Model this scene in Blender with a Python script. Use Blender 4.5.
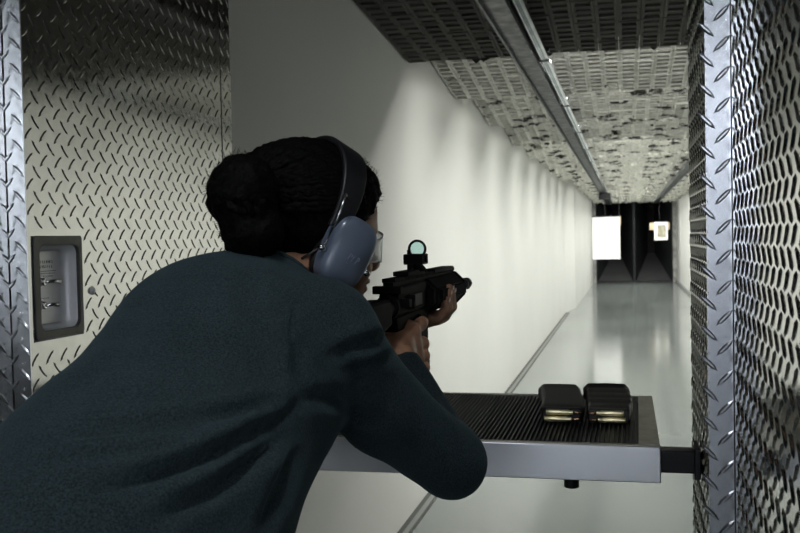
import bpy, bmesh, math, random
import numpy as np
from mathutils import Vector, Matrix
random.seed(7); rng = np.random.RandomState(11)
for o in list(bpy.data.objects): bpy.data.objects.remove(o)
S = bpy.context.scene; COL = S.collection
H = 1.42                                    # camera height above the floor

# ------------------------------------------------------------------ camera
F_PX = 950.0
def _n(v): v = np.array(v, float); return v/np.linalg.norm(v)
_d = _n([226, 32.5, F_PX]); _u = np.cross([1, .0204, 0], _d); _u = _n(_u*np.sign(_u[1]))
_r = np.cross(_u, _d); _r = _n(_r*np.sign(_r[0]))
CM = np.array([_r, _d, _u])                 # rows: world X, Y, Z seen from the camera (right, up, forward)
cam_d = bpy.data.cameras.new('camera'); cam = bpy.data.objects.new('camera', cam_d); COL.objects.link(cam)
S.camera = cam
cam_d.sensor_width = 36; cam_d.lens = F_PX*36/800; cam_d.clip_start = .05; cam_d.clip_end = 100
mw = Matrix.Identity(4)
for i in range(3):
    mw[i][0] = CM[i][0]; mw[i][1] = CM[i][1]; mw[i][2] = -CM[i][2]
mw[0][3] = 0; mw[1][3] = 0; mw[2][3] = H
cam.matrix_world = mw
cam_d.dof.use_dof = True; cam_d.dof.focus_distance = 1.45; cam_d.dof.aperture_fstop = 15.0

# ------------------------------------------------------------------ world, view, lights
w = bpy.data.worlds.new('world'); S.world = w; w.use_nodes = True
w.node_tree.nodes['Background'].inputs[0].default_value = (.5, .55, .6, 1)
w.node_tree.nodes['Background'].inputs[1].default_value = .02
S.view_settings.view_transform = 'Standard'; S.view_settings.look = 'None'
S.view_settings.exposure = 0.0; S.view_settings.gamma = 1.0; S.view_settings.use_curve_mapping = False
LANE_W = 64.0        # watts per lane tube row
NEAR_W = 74.0         # cool wall washers added behind the firing line
BOOTH_W = 2.6  # fill lamp added over the booth
LANE_C = (1.0, 1.0, .955); NEAR_C = (.88, .93, 1.0)
def area(name, loc, rot, sx, sy, watt, colr, parent=None):
    l = bpy.data.lights.new(name, 'AREA'); l.shape = 'RECTANGLE'; l.size = sx; l.size_y = sy
    l.energy = watt; l.color = colr
    o = bpy.data.objects.new(name, l); COL.objects.link(o); o.location = loc; o.rotation_euler = rot
    if parent: o.parent = parent
    return o

# ------------------------------------------------------------------ materials
MATS = {}
def mat(name, col, rough=.5, metal=0.0, bump=0, bscale=50, bdist=.002, var=0, vscale=5, spec=.5, sheen=0, emit=None, trans=0, alpha=1, stretch=None, rvar=0, coat=0):
    m = bpy.data.materials.new(name); m.use_nodes = True; nt = m.node_tree; N = nt.nodes; L = nt.links
    b = N['Principled BSDF']
    b.inputs['Base Color'].default_value = (*col, 1); b.inputs['Roughness'].default_value = rough
    b.inputs['Metallic'].default_value = metal; b.inputs['Specular IOR Level'].default_value = spec
    b.inputs['Sheen Weight'].default_value = sheen; b.inputs['Coat Weight'].default_value = coat
    b.inputs['Transmission Weight'].default_value = trans
    if emit: b.inputs['Emission Color'].default_value = (*emit[:3], 1); b.inputs['Emission Strength'].default_value = emit[3]
    tc = N.new('ShaderNodeTexCoord'); mp = N.new('ShaderNodeMapping'); L.new(tc.outputs['Object'], mp.inputs[0])
    if stretch: mp.inputs['Scale'].default_value = stretch
    def noise(s, det=4):
        n = N.new('ShaderNodeTexNoise'); n.inputs['Scale'].default_value = s; n.inputs['Detail'].default_value = det
        L.new(mp.outputs[0], n.inputs['Vector']); return n
    if bump:
        n = noise(bscale); bp = N.new('ShaderNodeBump'); bp.inputs['Strength'].default_value = bump; bp.inputs['Distance'].default_value = bdist
        L.new(n.outputs['Fac'], bp.inputs['Height']); L.new(bp.outputs[0], b.inputs['Normal'])
    if var:
        n = noise(vscale, 6); r = N.new('ShaderNodeMapRange'); r.inputs[1].default_value = .3; r.inputs[2].default_value = .7
        r.inputs[3].default_value = 1-var; r.inputs[4].default_value = 1+var*.4
        mx = N.new('ShaderNodeVectorMath'); mx.operation = 'SCALE'; mx.inputs[0].default_value = col
        L.new(n.outputs['Fac'], r.inputs[0]); L.new(r.outputs[0], mx.inputs['Scale']); L.new(mx.outputs[0], b.inputs['Base Color'])
    if rvar:
        n = noise(vscale*1.7, 5); r = N.new('ShaderNodeMapRange'); r.inputs[1].default_value = .3; r.inputs[2].default_value = .7
        r.inputs[3].default_value = max(.02, rough-rvar); r.inputs[4].default_value = rough+rvar
        L.new(n.outputs['Fac'], r.inputs[0]); L.new(r.outputs[0], b.inputs['Roughness'])
    MATS[name] = m; return m
M_wall = mat('painted_wall', (.60, .605, .575), .6, bump=.15, bscale=30, var=.05, vscale=.8)
M_room = mat('booth_room_wall', (.40, .41, .43), .7, var=.1)
M_ceil = mat('dark_ceiling', (.12, .12, .11), .9)
M_plate = mat('tread_plate', (.60, .60, .57), .13, 1.0, bump=.05, bscale=26, bdist=.003, var=.06, vscale=40, rvar=.05)
M_trim = mat('trim_plate', (.74, .76, .80), .25, 1.0, bump=.09, bscale=20, bdist=.003)
M_seam = mat('seam_black', (.02, .02, .02), .6)
M_foam_shade = mat('acoustic_foam', (.058, .056, .048), .9, bump=.5, bscale=60, bdist=.004, var=.25, vscale=6)  # first baffle: shade over the booth is put into this dark colour
M_rail = mat('galvanised_rail', (.035, .038, .04), .45, .5, var=.2, vscale=12, rvar=.1)
M_tube = mat('conduit_steel', (.75, .78, .8), .2, 1.0, var=.2, vscale=8)
M_brush = mat('brushed_aluminium', (.90, .90, .91), .34, 1.0, bump=.05, bscale=30, bdist=.0004, stretch=(.6, 1, 6), rvar=.04)
M_alu = mat('worn_aluminium', (.42, .40, .36), .38, .9, var=.3, vscale=40)
M_rub = mat('rubber_mat', (.030, .030, .030), .45, spec=.4)
M_blk = mat('black_steel', (.009, .009, .01), .45, spec=.3)
M_gun = mat('anodised_black', (.006, .006, .0065), .7, .0, spec=.05, bump=.05, bscale=300, bdist=.0005)
M_gung = mat('grey_polymer', (.035, .035, .037), .6, spec=.2)
M_poly = mat('magazine_polymer', (.014, .013, .013), .5, bump=.1, bscale=400, bdist=.0004)
M_polyb = mat('ribbed_magazine_polymer', (.030, .025, .022), .42, bump=.1, bscale=400, bdist=.0004)
M_brass = mat('cartridge_brass', (.92, .80, .50), .3, .8)
M_copper = mat('bullet_copper', (.38, .24, .15), .25, 1.0)
M_steel = mat('bright_steel', (.7, .7, .7), .2, 1.0)
M_bezel = mat('bezel_grey', (.075, .073, .068), .42, .55, bump=.1, bscale=90, bdist=.001, var=.2, vscale=30)
M_inox = mat('switch_plate_steel', (.72, .72, .72), .38, .35, var=.05, vscale=30)
M_ink = mat('black_ink', (.03, .03, .03), .6)
M_skin = mat('skin', (.44, .23, .135), .48, bump=.25, bscale=220, bdist=.0012, var=.35, vscale=38, spec=.4)
M_nail = mat('fingernail', (.62, .45, .38), .3)
M_hair = mat('hair', (.0028, .0025, .0023), .6, bump=.6, bscale=160, bdist=.004, spec=.06)
M_pants = mat('trousers', (.015, .016, .02), .85, sheen=.2)
M_shoe = mat('shoe_leather', (.01, .01, .01), .5)
M_cup = mat('earmuff_plastic', (.115, .142, .188), .30, spec=.5, bump=.04, bscale=90, bdist=.0008, coat=.15)
M_band = mat('headband_vinyl', (.010, .010, .011), .42)
M_paper = mat('paper', (.9, .9, .88), .8)
M_card = mat('cardboard', (.52, .40, .27), .9, var=.1)
M_print = mat('target_print', (.42, .40, .30), .9, var=.45, vscale=9)
M_trap = mat('trap_steel', (.02, .022, .024), .6, .3)
M_ramp = mat('ramp_steel', (.10, .105, .105), .55, .3, var=.25, vscale=2)
M_lamp = mat('lamp_diffuser', (.9, .9, .9), .5, emit=(1, .98, .92, 2.0))
M_lampc = mat('cool_lamp_diffuser', (.9, .9, .9), .5, emit=(.75, .85, 1, 2.0))
M_black = mat('trap_black', (.008, .008, .008), .9)
M_beige = mat('switch_base', (.30, .16, .08), .6)
# concrete floor: grey paint, worn gloss, long scuffs
M_floor = mat('painted_concrete', (.165, .182, .176), .14, bump=.03, bscale=1.2, bdist=.004, var=.07, vscale=.5, rvar=.04, spec=.6, stretch=(1, .35, 1))
# sweater: teal melange knit
def sweater_mat():
    m = mat('teal_knit', (.022, .042, .046), .92, spec=.12, sheen=.12)
    nt = m.node_tree; N = nt.nodes; L = nt.links; b = N['Principled BSDF']
    b.inputs['Sheen Roughness'].default_value = .5; b.inputs['Sheen Tint'].default_value = (.3, .5, .55, 1)
    tc = N.new('ShaderNodeTexCoord')
    n1 = N.new('ShaderNodeTexNoise'); n1.inputs['Scale'].default_value = 480; n1.inputs['Detail'].default_value = 2
    n2 = N.new('ShaderNodeTexNoise'); n2.inputs['Scale'].default_value = 14; n2.inputs['Detail'].default_value = 3
    L.new(tc.outputs['Object'], n1.inputs['Vector']); L.new(tc.outputs['Object'], n2.inputs['Vector'])
    cr = N.new('ShaderNodeValToRGB'); cr.color_ramp.elements[0].color = (.011, .0175, .0195, 1); cr.color_ramp.elements[1].color = (.036, .052, .056, 1)
    cr.color_ramp.elements[0].position = .32; cr.color_ramp.elements[1].position = .72
    ma = N.new('ShaderNodeMath'); ma.operation = 'MULTIPLY_ADD'; ma.inputs[1].default_value = .25; ma.inputs[2].default_value = -.12
    ad = N.new('ShaderNodeMath'); L.new(n2.outputs['Fac'], ma.inputs[0]); L.new(n1.outputs['Fac'], ad.inputs[0]); L.new(ma.outputs[0], ad.inputs[1])
    L.new(ad.outputs[0], cr.inputs[0]); L.new(cr.outputs[0], b.inputs['Base Color'])
    bp = N.new('ShaderNodeBump'); bp.inputs['Strength'].default_value = .5; bp.inputs['Distance'].default_value = .0012
    L.new(n1.outputs['Fac'], bp.inputs['Height']); L.new(bp.outputs[0], b.inputs['Normal'])
    return m
M_knit = sweater_mat()
def foam_mat(name, chips, lit_tone=1.0):
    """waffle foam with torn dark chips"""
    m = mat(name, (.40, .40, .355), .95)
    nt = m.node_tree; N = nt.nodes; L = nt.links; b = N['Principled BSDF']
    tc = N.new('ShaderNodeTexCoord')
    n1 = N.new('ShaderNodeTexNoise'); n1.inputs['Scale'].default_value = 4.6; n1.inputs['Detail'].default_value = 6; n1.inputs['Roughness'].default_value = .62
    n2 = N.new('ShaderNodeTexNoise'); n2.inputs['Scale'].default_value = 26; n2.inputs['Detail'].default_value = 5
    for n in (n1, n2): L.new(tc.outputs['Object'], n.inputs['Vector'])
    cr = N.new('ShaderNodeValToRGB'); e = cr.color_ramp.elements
    e[0].position = chips; e[0].color = (.03, .028, .024, 1); e[1].position = chips+.05; e[1].color = tuple(lit_tone*q for q in (.56, .555, .51))+(1,)
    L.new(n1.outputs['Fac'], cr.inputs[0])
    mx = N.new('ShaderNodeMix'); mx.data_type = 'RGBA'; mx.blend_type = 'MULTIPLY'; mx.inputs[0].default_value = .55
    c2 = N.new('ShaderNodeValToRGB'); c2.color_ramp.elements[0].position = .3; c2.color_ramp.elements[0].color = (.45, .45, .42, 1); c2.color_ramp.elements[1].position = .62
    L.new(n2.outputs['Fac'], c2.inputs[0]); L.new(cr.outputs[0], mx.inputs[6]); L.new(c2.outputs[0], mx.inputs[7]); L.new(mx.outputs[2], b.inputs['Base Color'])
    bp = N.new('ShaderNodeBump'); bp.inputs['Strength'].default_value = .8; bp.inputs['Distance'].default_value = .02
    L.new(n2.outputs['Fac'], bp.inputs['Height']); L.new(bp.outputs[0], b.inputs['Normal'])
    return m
M_foamA = foam_mat('acoustic_foam_sound', .28, 1.0); M_foamB = foam_mat('acoustic_foam_torn', .40, 1.15); M_foamC = foam_mat('acoustic_foam_shredded', .405, 1.75)  # colour brightens downrange to stand for lane light; the chips are torn foam

# ------------------------------------------------------------------ mesh helpers
class MB:
    def __init__(s): s.v = []; s.f = []
    def add(s, vs, fs):
        k = len(s.v); s.v += [tuple(map(float, p)) for p in vs]; s.f += [tuple(i+k for i in f) for f in fs]; return s
    def box(s, x0, x1, y0, y1, z0, z1, R=None, o=None):
        vs = [(x, y, z) for x in (x0, x1) for y in (y0, y1) for z in (z0, z1)]
        fs = [(0, 1, 3, 2), (4, 6, 7, 5), (0, 4, 5, 1), (2, 3, 7, 6), (0, 2, 6, 4), (1, 5, 7, 3)]
        if R is not None: vs = [tuple(R @ Vector(p) + Vector(o or (0, 0, 0))) for p in vs]
        return s.add(vs, fs)
    def tube(s, pts, rad, n=10, cap=True, flat=None):
        P = [Vector(p) for p in pts]; k = len(P)
        rad = [rad]*k if not hasattr(rad, '__len__') else rad
        vs = []; up = None
        for i, p in enumerate(P):
            t = (P[min(i+1, k-1)] - P[max(i-1, 0)]).normalized()
            if up is None:
                up = Vector((0, 0, 1)) if abs(t.z) < .9 else Vector((1, 0, 0))
            a = t.cross(up).normalized(); b = a.cross(t).normalized(); up = b
            for j in range(n):
                q = 2*math.pi*j/n
                vs.append(p + a*math.cos(q)*rad[i] + b*math.sin(q)*rad[i]*(flat or 1))
        fs = [(i*n+j, i*n+(j+1) % n, (i+1)*n+(j+1) % n, (i+1)*n+j) for i in range(k-1) for j in range(n)]
        if cap: fs += [tuple(range(n))[::-1], tuple((k-1)*n+j for j in range(n))]
        return s.add(vs, fs)
    def lathe(s, c, axis, prof, n=20):
        """prof: (distance along axis, radius)"""
        a = Vector(axis).normalized(); c = Vector(c)
        return s.tube2([c + a*d for d, r in prof], a, [r for d, r in prof], n)
    def tube2(s, P, a, R, n):
        u = a.orthogonal().normalized(); v = a.cross(u); k = len(P); vs = []
        for p, r in zip(P, R):
            for j in range(n):
                q = 2*math.pi*j/n; vs.append(p + u*math.cos(q)*r + v*math.sin(q)*r)
        fs = [(i*n+j, i*n+(j+1) % n, (i+1)*n+(j+1) % n, (i+1)*n+j) for i in range(k-1) for j in range(n)]
        fs += [tuple(range(n))[::-1], tuple((k-1)*n+j for j in range(n))]
        return s.add(vs, fs)
    def prism(s, poly, axis, a0, a1):
        """closed polygon in the two other axes, extruded along axis"""
        def P(p, a): return {'x': (a, p[0], p[1]), 'y': (p[0], a, p[1]), 'z': (p[0], p[1], a)}[axis]
        n = len(poly); vs = [P(p, a0) for p in poly] + [P(p, a1) for p in poly]
        return s.add(vs, [tuple(range(n)), tuple(range(n, 2*n))[::-1]] + [(i, i+n, (i+1) % n+n, (i+1) % n) for i in range(n)])
    def ring(s, c, axis, R, r, n=28, m=8, squash=1):
        a = Vector(axis).normalized(); u = a.orthogonal().normalized(); v = a.cross(u); c = Vector(c)
        pts = [c + u*math.cos(t)*R + v*math.sin(t)*R for t in [2*math.pi*i/n for i in range(n)]]
        vs = []
        for i, p in enumerate(pts):
            o = (p-c).normalized()
            for j in range(m):
                q = 2*math.pi*j/m; vs.append(p + o*math.cos(q)*r + a*math.sin(q)*r*squash)
        return s.add(vs, [(i*m+j, i*m+(j+1) % m, ((i+1) % n)*m+(j+1) % m, ((i+1) % n)*m+j) for i in range(n) for j in range(m)])
    def build(s, name, m, parent=None, bevel=0, smooth=False, seg=2, sub=0):
        me = bpy.data.meshes.new(name); me.from_pydata(s.v, [], s.f); me.validate()
        bm = bmesh.new(); bm.from_mesh(me); bmesh.ops.recalc_face_normals(bm, faces=bm.faces); bm.to_mesh(me); bm.free()
        o = bpy.data.objects.new(name, me); COL.objects.link(o)
        if m: me.materials.append(m)
        if bevel:
            b = o.modifiers.new('bevel', 'BEVEL'); b.width = bevel; b.segments = seg; b.limit_method = 'ANGLE'; b.angle_limit = math.radians(35)
        if sub:
            q = o.modifiers.new('sub', 'SUBSURF'); q.levels = q.render_levels = sub
        if smooth:
            for p in me.polygons: p.use_smooth = True
        elif bevel:
            me.polygons.foreach_set('use_smooth', [True]*len(me.polygons))
            me.shade_smooth() if hasattr(me, 'shade_smooth') else None
            if hasattr(me, 'set_sharp_from_angle'): me.set_sharp_from_angle(angle=math.radians(40))
        if parent:
            o.parent = parent; o.matrix_parent_inverse = Matrix.Translation(-Vector(parent.location))
        return o
def thing(name, label, cat, loc=(0, 0, 0), group=None):
    o = bpy.data.objects.new(name, None); COL.objects.link(o); o.location = loc; o.empty_display_size = .05
    o['label'] = label; o['category'] = cat
    if group: o['group'] = group
    return o
def tag(o, label, cat, group=None):
    o['label'] = label; o['category'] = cat
    if group: o['group'] = group
    return o
def struct(o): o['kind'] = 'structure'; return o
def copy_tree(o, parent=None, off=Vector((0, 0, 0))):
    c = o.copy(); COL.objects.link(c)
    if parent: c.parent = parent
    else: c.location = o.location + off
    for ch in list(o.children): copy_tree(ch, c)
    return c

# ------------------------------------------------------------------ the setting
Y0, Y1, TOP = -2.8, 28.6, 2.62
WL, WR = -1.09, 1.43
struct(MB().box(-2.2, 2.6, Y0-.2, 28.6, -.2, 0).build('floor', M_floor))
struct(MB().box(-2.2, 2.6, Y0-.2, 32.2, TOP, TOP+.15).build('ceiling', M_ceil))
# left lane wall: straight, then a splay near the far end
struct(MB().prism([(WL, 2.43), (WL, 17.6), (-.97, 18.7), (-.94, 28.6), (-1.9, 28.6), (-1.9, 2.43)], 'z', 0, TOP).build('wall_left', M_wall))
struct(MB().box(WR, WR+.3, 2.43, 28.6, 0, TOP).build('wall_right', M_wall))
struct(MB().box(-2.2, 2.6, Y0-.3, Y0, 0, TOP).build('wall_near', M_room))
struct(MB().box(-2.2, -1.9, Y0, 2.43, 0, TOP).build('wall_left_booth', M_room))
struct(MB().box(2.3, 2.6, Y0, 2.43, 0, TOP).build('wall_right_booth', M_room))
struct(MB().box(WR+.3, 2.6, 2.43, 2.6, 0, TOP).build('wall_right_return', M_room))
struct(MB().box(-2.2, 2.6, 32.0, 32.2, 0, TOP).build('wall_far', M_black))
# expansion strip at the foot of the left wall
M_joint = mat('joint_filler', (.05, .055, .05), .7); M_jmid = mat('joint_strip', (.17, .18, .17), .5)
struct(MB().box(WL, WL+.028, 2.6, 17.6, 0, .006).build('trim_1', M_joint))
struct(MB().box(WL+.028, WL+.055, 2.6, 17.6, 0, .009).build('trim_2', M_jmid))
struct(MB().box(WL+.055, WL+.066, 2.6, 17.6, 0, .004).build('trim_3', M_joint))
struct(MB().box(WR-.05, WR, 2.6, 28.6, 0, .05).build('trim_4', M_jmid))

# ------------------------------------------------------------------ tread plate
PIT = .0455
def lug(mb, c, U, V, N, ang, L=.035, W=.0078, hgt=.0021):
    a = U*math.cos(ang) + V*math.sin(ang); b = N.cross(a)
    base = [c-a*L/2, c-a*L*.27-b*W*.42, c+b*0-b*W*.5, c+a*L*.27-b*W*.42, c+a*L/2, c+a*L*.27+b*W*.42, c+b*W*.5, c-a*L*.27+b*W*.42]
    top = [c-a*L*.33+N*hgt, c-a*L*.2-b*W*.16+N*hgt, c+a*L*.2-b*W*.16+N*hgt, c+a*L*.33+N*hgt, c+a*L*.2+b*W*.16+N*hgt, c-a*L*.2+b*W*.16+N*hgt]
    fs = [(0, 1, 9, 8), (1, 2, 10, 9), (2, 3, 10), (3, 4, 11, 10), (4, 5, 12, 11), (5, 6, 12), (6, 7, 13, 12), (7, 0, 8, 13), (8, 9, 10, 11, 12, 13)]
    # weld base point 2/6 to keep every side closed
    mb.add(base+top, fs)
def plate_lugs(mb, O, U, V, N, w, h, hole=None, phase=(0, 0), edge=.006, odd=0):
    O = Vector(O); U = Vector(U); V = Vector(V); N = Vector(N)
    ni = int(w/PIT*2)+3; nj = int(h/PIT*2)+3
    for i in range(-1, ni):
        for j in range(-1, nj):
            if (i+j) % 2: continue
            u = i*PIT/2+phase[0]; v = j*PIT/2+phase[1]
            if u < edge or v < edge or u > w-edge or v > h-edge: continue
            if hole and hole[0]-.012 < u < hole[1]+.012 and hole[2]-.012 < v < hole[3]+.012: continue
            lug(mb, O+U*u+V*v, U, V, N, math.pi/4 if i % 2 == odd else -math.pi/4)
XLA, XLB = -1.044, -1.079
XRA, XRB = .120, .155
PTOP = 2.32
# left partition
pl = thing('booth_partition', 'bright diamond tread-plate booth partition on the left, with the recessed switch box set in it', 'partition', (-1.1, 1.5, 0))
YS, YE = 1.5, 2.36                    # thick stretch
hz0, hz1, hy0, hy1 = H-.175, H+.018, 1.513, 1.676   # hole for the switch box
mb = MB()
mb.box(-1.16, XLA, YS+.001, YE, .02, hz0); mb.box(-1.16, XLA, YS+.001, YE, hz1, PTOP)
mb.box(-1.16, XLA, YS+.001, hy0, hz0, hz1); mb.box(-1.16, XLA, hy1, YE, hz0, hz1)
plate_lugs(mb, (XLA, YS, .02), (0, 1, 0), (0, 0, 1), (1, 0, 0), YE-YS, PTOP-.02, (hy0-YS, hy1-YS, hz0-.02, hz1-.02), (.014, .01))
mb.build('side_panel', M_plate, pl)
mb = MB(); mb.box(-1.16, XLA+.0015, YE+.004, 2.425, .02, PTOP)
plate_lugs(mb, (XLA+.0015, YE+.004, .02), (0, 1, 0), (0, 0, 1), (1, 0, 0), .061, PTOP-.02, None, (.03, .02))
mb.build('end_trim', M_plate, pl)
MB().box(-1.15, XLA-.001, YE, YE+.004, .02, PTOP).build('seam', M_seam, pl)
mb = MB(); mb.box(XLB+.002, XLA+.002, YS-.002, YS+.002, .02, PTOP)
plate_lugs(mb, (XLB, YS-.002, .02), (1, 0, 0), (0, 0, 1), (0, -1, 0), .036, PTOP-.02, None, (.002, .01), edge=-.001)
mb.build('corner_trim', M_trim, pl)
mb = MB(); mb.box(-1.16, XLB, -.2, YS-.003, .02, PTOP)
plate_lugs(mb, (XLB, -.2, .02), (0, 1, 0), (0, 0, 1), (1, 0, 0), 1.69, PTOP-.02, None, (.01, .015))
mb.build('near_panel', M_plate, pl)
# right partition
pr = thing('booth_partition', 'diamond tread-plate booth partition at the right edge, ending in a bright vertical corner strip', 'partition', (.2, 1.5, 0))
mb = MB(); mb.box(XRA, .24, YS+.001, 1.92, .02, PTOP)
plate_lugs(mb, (XRA, YS, .02), (0, 1, 0), (0, 0, 1), (-1, 0, 0), .42, PTOP-.02, None, (.008, .0))
mb.build('side_panel', M_plate, pr)
mb = MB(); mb.box(XRA-.002, XRB-.001, YS-.002, YS+.002, .02, PTOP)
plate_lugs(mb, (XRA-.002, YS-.002, .02), (1, 0, 0), (0, 0, 1), (0, -1, 0), .037, PTOP-.02, None, (.0015, .02), edge=-.001, odd=1)
mb.build('corner_trim', M_trim, pr)
MB().box(XRB-.001, XRB+.001, YS-.003, YS+.001, .02, PTOP).build('seam', M_seam, pr)
mb = MB(); mb.box(XRB, .24, -.2, YS-.003, .02, PTOP)
plate_lugs(mb, (XRB, -.2, .02), (0, 1, 0), (0, 0, 1), (-1, 0, 0), 1.69, PTOP-.02, None, (.004, .008))
mb.build('near_panel', M_plate, pr)

# ------------------------------------------------------------------ switch box in the left partition
sb = thing('switch_box', 'recessed grey-framed switch box with two toggle switches, set in the left tread-plate partition', 'switch box', (XLA, 1.6, H-.08))
def rrect(y0, y1, z0, z1, r, n=5):
    P = []
    for cy, cz, a0 in ((y1-r, z1-r, 0), (y0+r, z1-r, 90), (y0+r, z0+r, 180), (y1-r, z0+r, 270)):
        for k in range(n+1):
            a = math.radians(a0+90*k/n); P.append((cy+r*math.cos(a), cz+r*math.sin(a)))
    return P
oy0, oy1, oz0, oz1 = 1.517, 1.672, H-.172, H+.0185
iy0, iy1, iz0, iz1 = 1.533, 1.662, H-.157, H+.001
outer = rrect(oy0, oy1, oz0, oz1, .006); inner = rrect(iy0, iy1, iz0, iz1, .018)
mb = MB(); n = len(outer)
xf = XLA+.004
vs = [(XLA-.002, a, b) for a, b in outer]+[(xf, a, b) for a, b in outer]+[(xf, a, b) for a, b in inner]+[(XLA-.004, a, b) for a, b in inner]
fs = []
for k in range(3): fs += [(k*n+i, k*n+(i+1) % n, (k+1)*n+(i+1) % n, (k+1)*n+i) for i in range(n)]
fs += [(3*n+i, 3*n+(i+1) % n, (i+1) % n, i) for i in range(n)]
mb.add(vs, fs); mb.build('bezel', M_bezel, sb, bevel=.0012)
# rounded recess bowl
mb = MB(); rings = [(XLA-.003, 0), (XLA-.020, .001), (XLA-.031, .008), (XLA-.034, .018)]
vs = []
for x, d in rings: vs += [(x, a, b) for a, b in rrect(iy0+d-.0005, iy1-d+.0005, iz0+d-.0005, iz1-d+.0005, .018)]
fs = []
for k in range(3): fs += [(k*n+i, k*n+(i+1) % n, (k+1)*n+(i+1) % n, (k+1)*n+i) for i in range(n)]
fs.append(tuple(3*n+i for i in range(n)))
mb.add(vs, fs); mb.build('recess', M_inox, sb, smooth=True)
fx = XLA-.0285
MB().box(fx-.004, fx, 1.540, 1.645, H-.148, H-.010).build('switch_plate', M_inox, sb, bevel=.001)
for z, nm in ((H-.068, 'a'), (H-.112, 'b')):
    t = MB(); t.lathe((fx, 1.580, z), (1, 0, 0), [(0, .0105), (.003, .0105), (.003, .0085), (.008, .0080), (.009, .006), (.011, .006)], 12)
    tg = t.build('toggle_switch', M_steel, sb, smooth=False, bevel=.0005)
    MB().tube([(fx+.010, 1.580, z), (fx+.016, 1.594, z+.001), (fx+.021, 1.612 if nm == 'a' else 1.604, z)], [.0032, .0038, .0052], 10).build('lever', M_steel, tg, smooth=True)
# worn, unreadable print: rows of small marks
pm = MB()
def marks(y0, y1, z, hgt, wd, gap):
    y = y0
    while y < y1:
        ww = wd*random.uniform(.5, 1.0)
        k = random.choice('HLTI')
        pm.box(fx, fx+.0003, y, y+wd*.25, z, z+hgt)
        if k == 'H': pm.box(fx, fx+.0003, y+ww, y+ww+wd*.25, z, z+hgt); pm.box(fx, fx+.0003, y, y+ww, z+hgt*.4, z+hgt*.6)
        elif k == 'L': pm.box(fx, fx+.0003, y, y+ww, z, z+hgt*.22)
        elif k == 'T': pm.box(fx, fx+.0003, y, y+ww, z+hgt*.78, z+hgt)
        y += wd+gap
marks(1.552, 1.622, H-.033, .0052, .0042, .0018); marks(1.556, 1.618, H-.042, .0052, .0042, .0018)
pm.box(fx, fx+.0003, 1.548, 1.630, H-.0485, H-.0475)
marks(1.548, 1.626, H-.0535, .0022, .002, .001); marks(1.555, 1.612, H-.0565+.0006, .0001, .002, .001)
marks(1.556, 1.618, H-.0605+.001, .0028, .0028, .0012); marks(1.556, 1.608, H-.101, .0028, .0028, .0012)
pm.build('printed_marks', M_ink, sb)
# bolt holding the plate beside the box
tb = MB(); tb.lathe((XLA, 1.708, H-.092), (1, 0, 0), [(0, .0085), (.004, .008), (.007, .004)], 6)
tag(tb.build('bolt', M_inox), 'small bright bolt head in the left partition, right beside the switch box', 'bolt')

# ------------------------------------------------------------------ shelf
SZ = H-.36; SX0, SX1, SY0, SY1 = -.96, .052, 1.64, 2.155
sh = thing('shooting_shelf', 'ribbed black rubber-topped bench shelf with a bright aluminium edge across the booth', 'shelf', (-.45, 1.64, SZ))
MB().box(SX0, SX1-.002, SY0+.003, SY1, SZ-.052, SZ-.0105).build('shelf_board', M_blk, sh)
MB().box(SX0, SX1, SY0, SY0+.010, SZ-.060, SZ+.0015).build('front_edge', M_brush, sh, bevel=.002)
fr = MB(); fr.box(SX0, SX1, SY0+.0102, SY0+.019, SZ-.006, SZ+.002); fr.build('front_lip', M_alu, sh, bevel=.0006)
MB().box(SX0, SX1, SY1-.014, SY1+.002, SZ-.055, SZ+.002).build('back_edge', M_alu, sh, bevel=.001)
MB().prism([(SX1-.036, SY0+.019), (SX1-.0005, SY0+.0105), (SX1-.0005, SY1-.0145), (SX1-.030, SY1-.0145)], 'z', SZ-.050, SZ+.0025).build('side_edge', M_alu, sh, bevel=.0008)
rb = MB(); rb.box(SX0, SX1-.034, SY0+.020, SY1-.015, SZ-.011, SZ-.0065)
x = SX0+.003
while x < SX1-.040:
    rb.prism([(x, SZ-.007), (x+.0006, SZ+.0008), (x+.0030, SZ+.0008), (x+.0036, SZ-.007)], 'y', SY0+.021, SY1-.016); x += .0080
rb.build('rubber_mat', M_rub, sh)
# carrying arm to the right partition and the clamp knob below
ar = MB(); ar.box(SX1-.10, XRA-.004, 1.656, 1.694, SZ-.046, SZ-.008); a_ = ar.build('support_arm', M_blk, sh, bevel=.003)
MB().box(XRA-.014, XRA-.0035, 1.640, 1.712, SZ-.052, SZ-.0005).build('arm_bracket', M_blk, sh, bevel=.002)
MB().box(-1.040, SX0+.05, 1.656, 1.694, SZ-.050, SZ-.012).build('support_arm', M_blk, sh, bevel=.003)
kn = MB(); kn.lathe((-.100, 1.70, SZ-.088), (0, 0, 1), [(0, .012), (.002, .0135), (.018, .0135), (.020, .011), (.037, .011)], 14)
kn.build('clamp_knob', M_blk, sh, smooth=False, bevel=.001)

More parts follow.
